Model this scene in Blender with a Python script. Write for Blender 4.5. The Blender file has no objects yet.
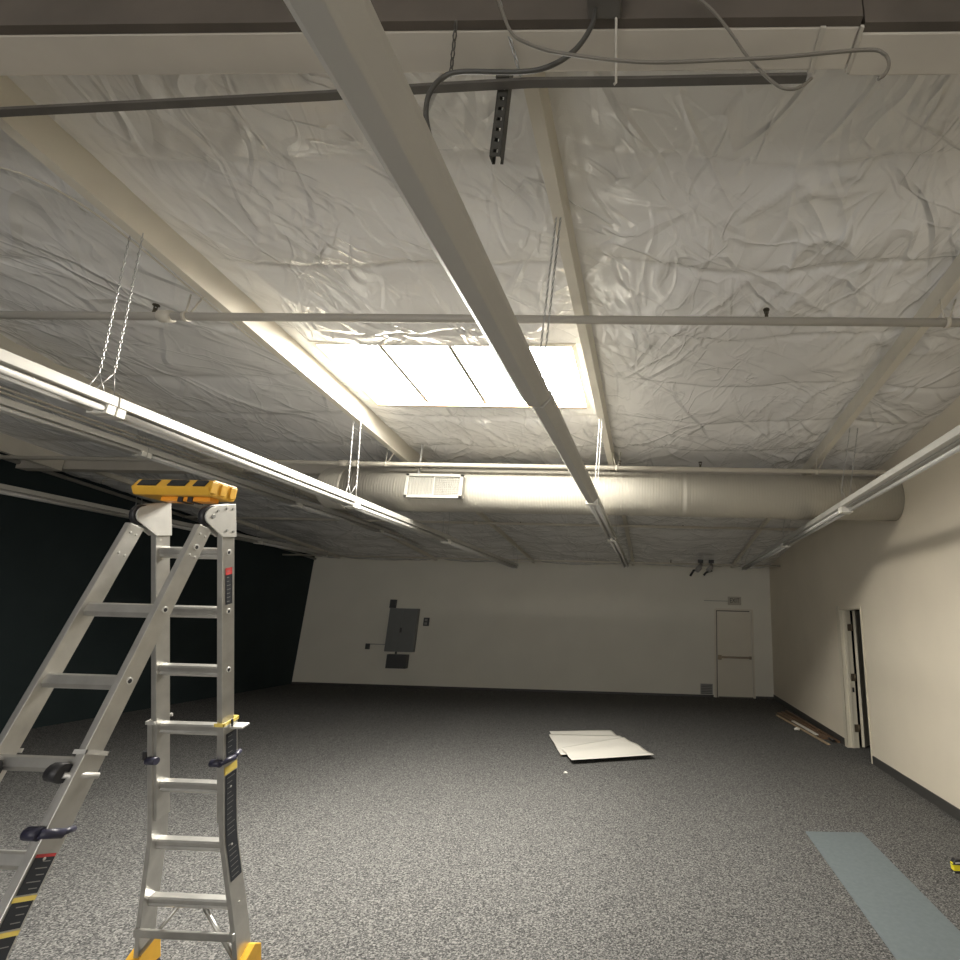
import bpy, math, random
import numpy as np
from mathutils import Vector, Matrix

random.seed(7)
sc = bpy.context.scene
COL = sc.collection
PI = math.pi

# ------------------------------------------------------------------ materials
def new_mat(name):
    m = bpy.data.materials.new(name)
    m.use_nodes = True
    nt = m.node_tree
    return m, nt, nt.nodes['Principled BSDF']

def plain(name, col, rough=.5, metal=0., spec=.5, var=0., vscale=8., bump=0., bscale=60., tint=None):
    m, nt, b = new_mat(name)
    N, K = nt.nodes, nt.links
    b.inputs['Roughness'].default_value = rough
    b.inputs['Metallic'].default_value = metal
    b.inputs['Specular IOR Level'].default_value = spec
    b.inputs['Base Color'].default_value = (*col, 1)
    tc = N.new('ShaderNodeTexCoord')
    if var > 0:
        nz = N.new('ShaderNodeTexNoise')
        nz.inputs['Scale'].default_value = vscale
        nz.inputs['Detail'].default_value = 5
        K.new(tc.outputs['Object'], nz.inputs['Vector'])
        rp = N.new('ShaderNodeValToRGB')
        rp.color_ramp.elements[0].position = .3
        rp.color_ramp.elements[1].position = .72
        t = tint or tuple(c * (1 - var) for c in col)
        rp.color_ramp.elements[0].color = (*t, 1)
        rp.color_ramp.elements[1].color = (*col, 1)
        K.new(nz.outputs['Fac'], rp.inputs['Fac'])
        K.new(rp.outputs['Color'], b.inputs['Base Color'])
    if bump > 0:
        n2 = N.new('ShaderNodeTexNoise')
        n2.inputs['Scale'].default_value = bscale
        n2.inputs['Detail'].default_value = 4
        K.new(tc.outputs['Object'], n2.inputs['Vector'])
        bp = N.new('ShaderNodeBump')
        bp.inputs['Strength'].default_value = bump
        bp.inputs['Distance'].default_value = .01
        K.new(n2.outputs['Fac'], bp.inputs['Height'])
        K.new(bp.outputs['Normal'], b.inputs['Normal'])
    return m

def carpet_mat():
    m, nt, b = new_mat('charcoal_loop_carpet')
    N, K = nt.nodes, nt.links
    tc = N.new('ShaderNodeTexCoord')
    v = N.new('ShaderNodeTexVoronoi'); v.inputs['Scale'].default_value = 120
    K.new(tc.outputs['Object'], v.inputs['Vector'])
    v2 = N.new('ShaderNodeTexNoise'); v2.inputs['Scale'].default_value = 66; v2.inputs['Detail'].default_value = 4
    v2.inputs['Roughness'].default_value = .75
    K.new(tc.outputs['Object'], v2.inputs['Vector'])
    sep = N.new('ShaderNodeSeparateColor'); K.new(v.outputs['Color'], sep.inputs['Color'])
    mx = N.new('ShaderNodeMath'); mx.operation = 'MULTIPLY_ADD'; mx.inputs[1].default_value = .35
    K.new(sep.outputs['Red'], mx.inputs[0])
    sc2 = N.new('ShaderNodeMath'); sc2.operation = 'MULTIPLY'; sc2.inputs[1].default_value = .75
    K.new(v2.outputs['Fac'], sc2.inputs[0]); K.new(sc2.outputs[0], mx.inputs[2])
    rp = N.new('ShaderNodeValToRGB'); e = rp.color_ramp.elements
    e[0].position = .36; e[0].color = (.034, .034, .035, 1)
    e[1].position = .76; e[1].color = (.245, .24, .23, 1)
    q = rp.color_ramp.elements.new(.55); q.color = (.10, .099, .097, 1)
    K.new(mx.outputs[0], rp.inputs['Fac']); K.new(rp.outputs['Color'], b.inputs['Base Color'])
    b.inputs['Roughness'].default_value = .95; b.inputs['Specular IOR Level'].default_value = .1
    bp = N.new('ShaderNodeBump'); bp.inputs['Strength'].default_value = .5; bp.inputs['Distance'].default_value = .006
    K.new(mx.outputs[0], bp.inputs['Height']); K.new(bp.outputs['Normal'], b.inputs['Normal'])
    return m

def insulation_mat():
    m, nt, b = new_mat('white_vinyl_insulation_facing')
    N, K = nt.nodes, nt.links
    tc = N.new('ShaderNodeTexCoord')
    b.inputs['Base Color'].default_value = (.84, .83, .81, 1)
    b.inputs['Roughness'].default_value = .20
    b.inputs['Specular IOR Level'].default_value = .8
    def creases(rot, scl, scale, seed):
        mp = N.new('ShaderNodeMapping'); mp.vector_type = 'TEXTURE'; mp.inputs['Scale'].default_value = scl; mp.inputs['Rotation'].default_value = (0, 0, rot)
        mp.inputs['Location'].default_value = (seed, seed*1.7, 0)
        K.new(tc.outputs['Object'], mp.inputs['Vector'])
        n = N.new('ShaderNodeTexNoise'); n.noise_dimensions = '2D'
        n.inputs['Scale'].default_value = scale; n.inputs['Detail'].default_value = 1.6; n.inputs['Roughness'].default_value = .4
        n.inputs['Distortion'].default_value = .55
        K.new(mp.outputs['Vector'], n.inputs['Vector'])
        ab = N.new('ShaderNodeMath'); ab.operation = 'SUBTRACT'; ab.inputs[1].default_value = .5; K.new(n.outputs['Fac'], ab.inputs[0])
        a2 = N.new('ShaderNodeMath'); a2.operation = 'ABSOLUTE'; K.new(ab.outputs[0], a2.inputs[0])
        pw = N.new('ShaderNodeMapRange'); pw.inputs['From Min'].default_value = .075; pw.inputs['From Max'].default_value = .0
        K.new(a2.outputs[0], pw.inputs['Value'])
        mk = N.new('ShaderNodeTexNoise'); mk.noise_dimensions = '2D'; mk.inputs['Scale'].default_value = .9; mk.inputs['Detail'].default_value = 2
        K.new(mp.outputs['Vector'], mk.inputs['Vector'])
        mr = N.new('ShaderNodeMapRange'); mr.inputs['From Min'].default_value = .44; mr.inputs['From Max'].default_value = .66
        K.new(mk.outputs['Fac'], mr.inputs['Value'])
        mu = N.new('ShaderNodeMath'); mu.operation = 'MULTIPLY'; K.new(pw.outputs['Result'], mu.inputs[0]); K.new(mr.outputs['Result'], mu.inputs[1])
        return mu
    prev = None
    for rot, scl, scale, seed, dist in ((1.0, (1.9, .6, 1), 1.5, 3.1, .020), (-.9, (1.9, .6, 1), 1.5, 8.7, .020), (1.6, (1.8, .6, 1), 1.8, 14.3, .016), (.55, (1.6, .6, 1), 3.2, 21.9, .008), (-1.25, (1.6, .6, 1), 3.4, 33.9, .008)):
        c = creases(rot, scl, scale, seed)
        bp = N.new('ShaderNodeBump'); bp.inputs['Strength'].default_value = .8; bp.inputs['Distance'].default_value = dist
        K.new(c.outputs[0], bp.inputs['Height'])
        if prev: K.new(prev.outputs['Normal'], bp.inputs['Normal'])
        prev = bp
    # reinforcing scrim showing through the facing
    sx = N.new('ShaderNodeTexWave'); sx.bands_direction = 'X'; sx.inputs['Scale'].default_value = 22
    sy = N.new('ShaderNodeTexWave'); sy.bands_direction = 'Y'; sy.inputs['Scale'].default_value = 22
    K.new(tc.outputs['Object'], sx.inputs['Vector']); K.new(tc.outputs['Object'], sy.inputs['Vector'])
    mxx = N.new('ShaderNodeMath'); mxx.operation = 'MAXIMUM'
    K.new(sx.outputs['Fac'], mxx.inputs[0]); K.new(sy.outputs['Fac'], mxx.inputs[1])
    b2 = N.new('ShaderNodeBump'); b2.inputs['Strength'].default_value = .05; b2.inputs['Distance'].default_value = .003
    K.new(mxx.outputs[0], b2.inputs['Height']); K.new(prev.outputs['Normal'], b2.inputs['Normal'])
    K.new(b2.outputs['Normal'], b.inputs['Normal'])
    return m

def duct_mat():
    m, nt, b = new_mat('cream_painted_spiral_duct')
    N, K = nt.nodes, nt.links
    tc = N.new('ShaderNodeTexCoord')
    w = N.new('ShaderNodeTexWave'); w.bands_direction = 'X'; w.inputs['Scale'].default_value = 9
    w.inputs['Distortion'].default_value = .4
    K.new(tc.outputs['Object'], w.inputs['Vector'])
    bp = N.new('ShaderNodeBump'); bp.inputs['Strength'].default_value = .25; bp.inputs['Distance'].default_value = .01
    K.new(w.outputs['Fac'], bp.inputs['Height']); K.new(bp.outputs['Normal'], b.inputs['Normal'])
    b.inputs['Base Color'].default_value = (.45, .425, .365, 1); b.inputs['Roughness'].default_value = .5
    return m

def glow(name, col, s):
    m, nt, b = new_mat(name)
    b.inputs['Base Color'].default_value = (.8, .8, .8, 1)
    b.inputs['Emission Color'].default_value = (*col, 1)
    b.inputs['Emission Strength'].default_value = s
    return m

SKY = 34.0
FILL = 2.35  # glow of the added fill window behind the camera
M = dict(
    carpet=carpet_mat(), insul=insulation_mat(), duct=duct_mat(),
    wall=plain('cream_wall_paint', (.80, .73, .60), .75, spec=.25, var=.05, vscale=1.5, bump=.08, bscale=90),
    wallb=plain('off_white_wall_paint', (.74, .71, .62), .8, spec=.2, var=.06, vscale=1.2, bump=.08, bscale=90),
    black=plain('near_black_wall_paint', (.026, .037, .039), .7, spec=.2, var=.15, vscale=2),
    beam=plain('grey_beige_beam_paint', (.60, .56, .49), .6, var=.12, vscale=3),
    purlin=plain('cream_purlin_paint', (.70, .66, .57), .55, var=.07, vscale=5),
    regm=plain('off_white_register_enamel', (.34, .33, .295), .5),
    pipeshade=plain('shaded_pipe_paint', (.40, .38, .34), .45, var=.06, vscale=4),  # darker copy of the pipe paint, shade of the unlit underside in its colour
    white=plain('white_fixture_enamel', (.52, .505, .465), .5, var=.05, vscale=6),
    tube=plain('frosted_lamp_glass', (.56, .55, .52), .35, spec=.4),
    socket=plain('white_lampholder_plastic', (.74, .72, .66), .4),
    pipe=plain('white_pipe_paint', (.60, .56, .48), .45, var=.06, vscale=4),
    brass=plain('dark_sprinkler_brass', (.10, .085, .06), .4, metal=.6),
    steel=plain('galvanised_steel', (.50, .50, .49), .4, metal=.8, var=.2, vscale=12),
    dark=plain('dark_bar_paint', (.12, .112, .10), .5, metal=.2, var=.2, vscale=9),
    girdshade=plain('girder_shade_brown', (.11, .092, .075), .7, var=.35, vscale=3),  # brown that carries the shade of the girder's near face
    strut=plain('dark_strut_steel', (.07, .068, .06), .5, metal=.4),
    cable=plain('dark_flexible_conduit', (.06, .058, .052), .5),
    cablem=plain('brown_grey_conduit', (.17, .155, .13), .45),
    cablel=plain('pale_cable_sheath', (.52, .49, .43), .5),
    alu=plain('brushed_aluminium', (.64, .63, .60), .36, metal=.9, var=.16, vscale=14, bump=.05, bscale=120),
    alup=plain('pale_aluminium_plate', (.66, .65, .62), .45, metal=.5, var=.08, vscale=20),
    yellow=plain('yellow_ladder_plastic', (.80, .45, .05), .4, var=.12, vscale=20),
    orange=plain('orange_plastic', (.90, .36, .03), .4),
    blackp=plain('black_plastic', (.022, .022, .025), .45),
    navy=plain('dark_navy_plastic', (.03, .03, .055), .4),
    sticker=plain('black_sticker', (.022, .025, .032), .4),
    red=plain('red_sticker', (.55, .06, .06), .4),
    swhite=plain('white_sticker_print', (.62, .62, .59), .5),
    print=plain('grey_sticker_print', (.26, .26, .25), .5),
    syel=plain('yellow_sticker', (.80, .62, .15), .5),
    paper=plain('white_paper_sheet', (.78, .755, .69), .6, bump=.1, bscale=20),
    mat=plain('blue_grey_mat', (.155, .182, .192), .85, spec=.15, var=.12, vscale=30, bump=.2, bscale=200),
    wood=plain('brown_stained_wood', (.20, .115, .065), .5, var=.35, vscale=6),
    woodl=plain('pale_bare_wood', (.50, .38, .25), .6, var=.25, vscale=6),
    curb=plain('skylight_curb_wood', (.62, .46, .27), .6, var=.2, vscale=8),
    sillw=plain('brown_sill_wood', (.26, .17, .09), .6, var=.2, vscale=8),
    mull=plain('skylight_glazing_bar', (.24, .22, .19), .5),
    base=plain('dark_vinyl_base', (.055, .053, .05), .5),
    panel=plain('grey_electrical_enamel', (.19, .195, .19), .45, var=.06, vscale=6),
    dgrey=plain('dark_grey_plastic', (.075, .075, .075), .5),
    mgrey=plain('mid_grey_plastic', (.30, .29, .27), .5),
    signm=plain('beige_sign_plastic', (.45, .41, .33), .5),
    door=plain('cream_door_paint', (.66, .61, .50), .5, var=.05, vscale=2),
    frame=plain('pale_door_frame_paint', (.70, .65, .52), .45),
    dkline=plain('dark_rubber_seal', (.12, .11, .09), .6),
    hinge=plain('dull_bronze_hinge', (.20, .16, .11), .4, metal=.7),
    tapey=plain('bright_yellow_case', (.88, .76, .03), .35),
    grille=plain('grille_dark_grey', (.10, .095, .085), .6),
    sky=glow('skylight_daylight_panel', (1, .96, .87), SKY),
    fill_glow=glow('added_fill_glazing', (1, .97, .93), FILL),
)

# ------------------------------------------------------------------ mesh builder
class MB:
    def __init__(s):
        s.v, s.f, s.mi, s.sm = [], [], [], []
    def add(s, vs, fs, mi=0, smooth=False):
        o = len(s.v)
        s.v += [tuple(map(float, p)) for p in vs]
        for f in fs:
            s.f.append([i + o for i in f]); s.mi.append(mi); s.sm.append(smooth)
        return s
    def box(s, a, b, mi=0):
        x0, y0, z0 = a; x1, y1, z1 = b
        s.add([(x0,y0,z0),(x1,y0,z0),(x1,y1,z0),(x0,y1,z0),(x0,y0,z1),(x1,y0,z1),(x1,y1,z1),(x0,y1,z1)],
              [(3,2,1,0),(4,5,6,7),(0,1,5,4),(1,2,6,5),(2,3,7,6),(3,0,4,7)], mi)
        return s
    def obox(s, c, ax, half, mi=0):
        """box at c, axes ax = (u, v, w), half sizes"""
        c = Vector(c); u, v, w = [Vector(k).normalized() * h for k, h in zip(ax, half)]
        P = [c + i*u + j*v + k*w for k in (-1, 1) for i, j in ((-1,-1),(1,-1),(1,1),(-1,1))]
        s.add(P, [(3,2,1,0),(4,5,6,7),(0,1,5,4),(1,2,6,5),(2,3,7,6),(3,0,4,7)], mi)
        return s
    def tube(s, pts, r, n=10, mi=0, cap=True, smooth=True):
        pts = [Vector(p) for p in pts]
        rs = r if isinstance(r, (list, tuple)) else [r] * len(pts)
        ref = None; vs = []
        for i, p in enumerate(pts):
            t = (pts[min(i+1, len(pts)-1)] - pts[max(i-1, 0)]).normalized()
            if ref is None:
                ref = t.orthogonal().normalized()
            ref = (ref - t * ref.dot(t)).normalized()
            w = t.cross(ref)
            for k in range(n):
                a = 2*PI*k/n
                vs.append(p + (ref*math.cos(a) + w*math.sin(a)) * rs[i])
        fs = []
        for i in range(len(pts)-1):
            for k in range(n):
                fs.append((i*n+k, i*n+(k+1) % n, (i+1)*n+(k+1) % n, (i+1)*n+k))
        s.add(vs, fs, mi, smooth)
        if cap:
            o = len(s.v) - len(vs)
            s.f.append([o+k for k in range(n)][::-1]); s.mi.append(mi); s.sm.append(False)
            e = o + (len(pts)-1)*n
            s.f.append([e+k for k in range(n)]); s.mi.append(mi); s.sm.append(False)
        return s
    def prism(s, poly, d0, d1, fn, mi=0):
        """poly of 2D points swept from d0 to d1; fn(a, b, d) -> xyz"""
        n = len(poly)
        vs = [fn(a, b, d0) for a, b in poly] + [fn(a, b, d1) for a, b in poly]
        fs = [tuple(range(n))[::-1], tuple(range(n, 2*n))] + [(i, (i+1) % n, n+(i+1) % n, n+i) for i in range(n)]
        s.add(vs, fs, mi)
        return s
    def build(s, name, mats, parent=None, loc=None, bevel=0., kind=None, label=None):
        me = bpy.data.meshes.new(name)
        off = Vector(loc) if loc is not None else Vector((0, 0, 0))
        if parent is not None and loc is None:
            off = Vector(parent['_w'])
        me.from_pydata([tuple(Vector(p) - off) for p in s.v], [], s.f)
        for m in (mats if isinstance(mats, (list, tuple)) else [mats]):
            me.materials.append(M[m])
        me.polygons.foreach_set('material_index', s.mi)
        me.polygons.foreach_set('use_smooth', s.sm)
        import bmesh
        bm = bmesh.new(); bm.from_mesh(me)
        bmesh.ops.recalc_face_normals(bm, faces=bm.faces)
        bm.to_mesh(me); bm.free()
        o = bpy.data.objects.new(name, me)
        COL.objects.link(o)
        if parent is not None:
            o.parent = parent
            o.location = off - Vector(parent['_w'])
        else:
            o.location = off
        o['_w'] = list(off)
        if bevel > 0:
            md = o.modifiers.new('edge', 'BEVEL'); md.width = bevel; md.segments = 2; md.limit_method = 'ANGLE'
        if kind: o['kind'] = kind
        if label: o['label'] = label
        return o

def thing(name, loc, label, cat, group=None):
    o = bpy.data.objects.new(name, None)
    COL.objects.link(o); o.location = loc; o.empty_display_size = .1
    o['_w'] = list(loc)
    return tag(o, label, cat, group)
def tag(o, label, cat, group=None):
    o['label'] = label; o['category'] = cat
    if group: o['group'] = group
    return o
def spline(pts, n=8):
    """Catmull-Rom through pts"""
    P = [Vector(p) for p in pts]; P = [2*P[0]-P[1]] + P + [2*P[-1]-P[-2]]
    out = []
    for i in range(1, len(P)-2):
        for k in range(n):
            t = k/n
            a, b, c, d = P[i-1], P[i], P[i+1], P[i+2]
            out.append(.5*((2*b) + (c-a)*t + (2*a-5*b+4*c-d)*t*t + (3*b-a-3*c+d)*t**3))
    out.append(P[-2]); return out

# ------------------------------------------------------------------ dimensions
XL, XR, YB, YF = -9.3, 3.0, 14.25, -6.0
def ceil_z(y): return 4.476 - .083*y
SKX0, SKX1, SKY0, SKY1 = -3.07, -.78, 4.19, 5.30
GIRD = [(1.49, 1.65), (7.12, 7.28)]
PURL = [(-8.57, 1), (-5.90, 1), (-3.24, 1), (-.57, 1), (1.98, -1)]   # seen face x, side it faces

# ------------------------------------------------------------------ room shell
MB().box((XL-.2, YF-.2, -.15), (XR+3.2, YB+.2, 0)).build('floor', 'carpet', kind='structure')
MB().box((XL-.2, YB, 0), (XR+.2, YB+.18, 5.2)).build('wall_back', 'wallb', kind='structure')
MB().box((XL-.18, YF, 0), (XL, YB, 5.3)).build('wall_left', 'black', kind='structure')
WX0, WX1, WZ0, WZ1 = -6.4, 2.4, .35, 2.75       # unseen glowing window, added behind the camera as fill light
w = MB(); w.box((XL-.2, YF-.18, 0), (WX0, YF, 5.3)); w.box((WX1, YF-.18, 0), (XR+.2, YF, 5.3))
w.box((WX0, YF-.18, 0), (WX1, YF, WZ0)); w.box((WX0, YF-.18, WZ1), (WX1, YF, 5.3))
w.build('wall_front', 'wall', kind='structure')
w = MB(); t = .05
for (a, b, c, d) in ((WX0, WX1, WZ0, WZ0+t), (WX0, WX1, WZ1-t, WZ1)): w.box((a, YF-.12, c), (b, YF-.02, d))
for k in range(6):
    xx = WX0+(WX1-WX0-t)*k/5; w.box((xx, YF-.12, WZ0), (xx+t, YF-.02, WZ1))
fill_win = w.build('fill_window', 'steel', loc=((WX0+WX1)/2, YF, 1.5), kind='structure')
for k in range(5):
    a = WX0+(WX1-WX0-t)*k/5+t; b = WX0+(WX1-WX0-t)*(k+1)/5
    MB().box((a, YF-.08, WZ0+t), (b, YF-.06, WZ1-t)).build('pane', 'fill_glow', fill_win)
DY0, DY1, DZ = 8.05, 9.00, 2.06
w = MB()
w.box((XR, YF, 0), (XR+.16, DY0, 5.3)); w.box((XR, DY1, 0), (XR+.16, YB, 5.3)); w.box((XR, DY0, DZ), (XR+.16, DY1, 5.3))
w.build('wall_right', 'wall', kind='structure')
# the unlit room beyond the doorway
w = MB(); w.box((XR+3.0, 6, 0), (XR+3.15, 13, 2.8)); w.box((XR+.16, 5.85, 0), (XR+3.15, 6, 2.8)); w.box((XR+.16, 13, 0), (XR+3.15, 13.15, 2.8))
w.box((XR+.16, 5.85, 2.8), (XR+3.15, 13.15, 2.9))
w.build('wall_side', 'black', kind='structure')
MB().box((XR-.012, YF, 0), (XR, DY0-.03, .105)).box((XR-.012, DY1+.12, 0), (XR, YB, .105)).build('baseboard_right', 'base', kind='structure')
MB().box((XL, YB-.012, 0), (1.5, YB, .05)).box((2.55, YB-.012, 0), (XR, YB, .05)).build('baseboard_back', 'base', kind='structure')
MB().tube([(XL+.03, YF, ceil_z(YF)-.1), (XL+.03, YB, ceil_z(YB)-.1)], .03, 8).build('trim_1', 'mgrey', kind='structure')

# ------------------------------------------------------------------ ceiling of draped insulation
def hash2(ix, iy, seed):
    h = (ix.astype(np.int64)*374761393 + iy.astype(np.int64)*668265263 + seed*974634777) & 0xffffffff
    h = ((h ^ (h >> 13)) * 1274126177) & 0xffffffff
    return (h ^ (h >> 16)) & 0xffffffff
def pnoise(x, y, seed=0):
    ix, iy = np.floor(x), np.floor(y); fx, fy = x-ix, y-iy
    u = fx**3*(fx*(fx*6-15)+10); v = fy**3*(fy*(fy*6-15)+10)
    def g(dx, dy):
        a = hash2(ix+dx, iy+dy, seed) / 4294967296. * 2*np.pi
        return np.cos(a)*(fx-dx) + np.sin(a)*(fy-dy)
    a = g(0,0)*(1-u)+g(1,0)*u; b = g(0,1)*(1-u)+g(1,1)*u
    return (a*(1-v)+b*v)*1.5
def sstep(a, b, x):
    t = np.clip((x-a)/(b-a), 0, 1); return t*t*(3-2*t)
def rot(x, y, a): return x*math.cos(a)+y*math.sin(a), -x*math.sin(a)+y*math.cos(a)
def ridged(x, y, ang, sx, sy, seed, p=5):
    X, Y = rot(x, y, ang)
    wx = .25*pnoise(X*1.3, Y*1.3, seed+50)
    n = pnoise((X+wx)*sx, (Y+wx)*sy, seed)
    return np.clip(1-np.abs(n)*1.8, 0, 1)**p

def drape(x, y):
    edges = np.array([XL] + [p[0] for p in PURL] + [XR])
    i = np.clip(np.searchsorted(edges, x.ravel(), 'right')-1, 0, len(edges)-2).reshape(x.shape)
    a, b = edges[i], edges[i+1]
    t = np.clip((x-a)/(b-a), 0, 1)
    edge = np.minimum(t, 1-t)*(b-a)
    inner = sstep(.0, .30, edge)
    sag = .065*(4*t*(1-t))
    wv = .03*pnoise(x*1.1+3, y*1.1, 1) + .018*pnoise(x*2.6, y*2.6+9, 2)
    # batt seams running across the bays
    yy = (y + .07*pnoise(x*.9, y*0+i*7.3, 3) - 2.33)/.80
    fr = yy-np.floor(yy)
    roll = .034*(fr**.6)*(1-fr)**.25
    sm = .4+.8*sstep(-.3, .4, pnoise(x*1.3, y*.3+i*5., 77)); seam = -sm*(.016*np.exp(-((fr-.0)/.05)**2) + .016*np.exp(-((fr-1.)/.035)**2))
    m1 = sstep(.02, .40, pnoise(x*.9+11, y*.9, 4)); m2 = sstep(.0, .40, pnoise(x*.8-5, y*.9+7, 5)); m3 = sstep(.0, .4, pnoise(x*.8+31, y*.7-3, 6))
    cr = .034*m1*ridged(x, y, 1.0, .9, 3.2, 10, 8) + .034*m2*ridged(x, y, -1.1, .9, 3.2, 20, 8) + .028*m3*ridged(x, y, 1.5, .9, 3.0, 30, 8)
    cr = cr + .010*m2*ridged(x, y, .8, 2.2, 5.5, 40, 6) + .009*m1*ridged(x, y, -1.3, 2.4, 6.5, 45, 6) + .010*m3*ridged(x, y, .9, 3.2, 8.5, 60, 6)
    pleat = .012*(1-inner)*np.sin(y*17 + 5*pnoise(y*.8, x*0+i, 8))*sstep(0, .05, edge)
    cr = cr*np.where(y > 7.2, .35, np.where(x < -3.3, .5, .8))
    d = sag*1.0 + (wv + roll + seam + cr)*(.25+.75*inner) + pleat
    gi = np.minimum(np.abs(y-1.6), np.abs(y-7.2)); d = d*sstep(.0, .35, gi)*1.0 + .0
    hx = np.maximum(np.maximum(SKX0-x, x-SKX1), 0); hy = np.maximum(np.maximum(SKY0-y, y-SKY1), 0)
    h = np.hypot(hx, hy)
    return d*(.25+.75*sstep(.0, .35, h))

def coords(brk, step):
    out = [brk[0]]
    for a, b in zip(brk, brk[1:]):
        n = max(1, int(round((b-a)/step))); out += list(np.linspace(a, b, n+1)[1:])
    return np.array(out)
def ceiling_sheet(xs, ys, hole=False):
    X, Y = np.meshgrid(xs, ys)
    Z = ceil_z(Y) - drape(X, Y)
    nx, ny = len(xs), len(ys)
    V = np.stack([X, Y, Z], -1).reshape(-1, 3)
    I = np.arange(nx*ny).reshape(ny, nx)
    F = np.stack([I[:-1,:-1], I[1:,:-1], I[1:,1:], I[:-1,1:]], -1)
    if hole:
        cx = (X[:-1,:-1]+X[1:,1:])/2; cy = (Y[:-1,:-1]+Y[1:,1:])/2
        keep = ~((cx > SKX0) & (cx < SKX1) & (cy > SKY0) & (cy < SKY1))
        F = F[keep]
    return V, F.reshape(-1, 4)
Vs, Fs, o = [], [], 0
for xs, ys, h in (
        (coords([XL-.05, -3.6], .06), coords([1.55, 7.2], .05), False),
        (coords([-3.6, SKX0, SKX1, XR+.05], .026), coords([1.55, SKY0, SKY1, 7.2], .026), True),
        (coords([XL-.05, XR+.05], .08), coords([7.2, YB+.05], .08), False),
        (coords([XL-.05, XR+.05], .3), coords([YF-.05, 1.55], .25), False)):
    V, F = ceiling_sheet(xs, ys, h)
    Vs.append(V); Fs.append(F+o); o += len(V)
V = np.concatenate(Vs); F = np.concatenate(Fs)
me = bpy.data.meshes.new('ceiling')
me.from_pydata(V.tolist(), [], F.tolist()); me.materials.append(M['insul'])
me.polygons.foreach_set('use_smooth', [True]*len(F))
co = bpy.data.objects.new('ceiling', me); COL.objects.link(co); co['kind'] = 'structure'
# roof deck above it
dk = MB()
for (x0, x1, y0, y1) in ((XL-.2, SKX0-.06, YF-.2, YB+.2), (SKX1+.06, XR+.2, YF-.2, YB+.2), (SKX0-.06, SKX1+.06, YF-.2, SKY0-.06), (SKX0-.06, SKX1+.06, SKY1+.06, YB+.2)):
    dk.add([(x, y, ceil_z(y)+d) for d in (.13, .2) for x, y in ((x0,y0),(x1,y0),(x1,y1),(x0,y1))],
           [(3,2,1,0),(4,5,6,7),(0,1,5,4),(1,2,6,5),(2,3,7,6),(3,0,4,7)])
dk.build('trim_2', 'beam', kind='structure')

# ------------------------------------------------------------------ skylight (window_1)
cb = MB(); t = .045
for (x0, x1, y0, y1) in ((SKX0-t, SKX0, SKY0-t, SKY1+t), (SKX1, SKX1+t, SKY0-t, SKY1+t), (SKX0, SKX1, SKY0-t, SKY0), (SKX0, SKX1, SKY1, SKY1+t)):
    cb.add([(x, y, ceil_z(y)+d) for d in (-.02, .13) for x, y in ((x0,y0),(x1,y0),(x1,y1),(x0,y1))],
           [(3,2,1,0),(4,5,6,7),(0,1,5,4),(1,2,6,5),(2,3,7,6),(3,0,4,7)])
win = cb.build('window_1', 'purlin', loc=((SKX0+SKX1)/2, (SKY0+SKY1)/2, ceil_z(4.75)), kind='structure')
bars = [-2.52, -1.885, -1.25]
xsb = [SKX0] + bars + [SKX1]
for a, b in zip(xsb, xsb[1:]):
    p = MB(); p.add([(x, y, ceil_z(y)+.045) for x, y in ((a, SKY0), (b, SKY0), (b, SKY1), (a, SKY1))], [(0,3,2,1)])
    p.build('pane', 'sky', win)
MB().box((SKX0, SKY1-.006, ceil_z(SKY1)-.040), (SKX1, SKY1+.02, ceil_z(SKY1)-.006)).build('sill_strip', 'sillw', win)
for bx in bars:
    p = MB(); p.add([(x, y, ceil_z(y)+d) for d in (.005, .05) for x, y in ((bx-.019,SKY0),(bx+.019,SKY0),(bx+.019,SKY1),(bx-.019,SKY1))],
          [(3,2,1,0),(4,5,6,7),(0,1,5,4),(1,2,6,5),(2,3,7,6),(3,0,4,7)])
    p.build('glazing_bar', 'mull', win)

# ------------------------------------------------------------------ girders and purlins
glabel = ['wide painted roof girder crossing above the cables at top of photo', 'roof girder hidden behind the round cream duct']
g = MB()
y0, y1 = GIRD[0]; g.box((XL, y0, 3.95), (.72, y1, ceil_z(y0)+.1))
g.box((.735, y0+.02, 3.945), (XR, y1+.02, ceil_z(y0)+.1))
o = g.build('roof_girder', 'beam', loc=(-3, 1.57, 4.1), bevel=.006); tag(o, glabel[0], 'beam')
for a, b in ((.575, .595), (.722, .735)):
    MB().box((a, y0-.004, 3.942), (b, y1+.004, 3.955)).build('strap', 'cablel', o)
f = MB(); f.box((XL, y0-.035, 3.952), (.72, y0-.001, ceil_z(y0)+.05)); f.build('shade_board', 'girdshade', o)  # added dark facing, paints the shade on the girder's near side
f = MB(); f.box((.735, y0-.015, 3.95), (XR, y0+.019, ceil_z(y0)+.05)); f.build('shade_board', 'girdshade', o)
y0, y1 = GIRD[1]
o = MB().box((XL, y0, 3.70), (XR, y1, ceil_z(y0)+.1)).build('roof_girder', 'beam', loc=(-3, 7.2, 3.6), bevel=.006); tag(o, glabel[1], 'beam')

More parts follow.
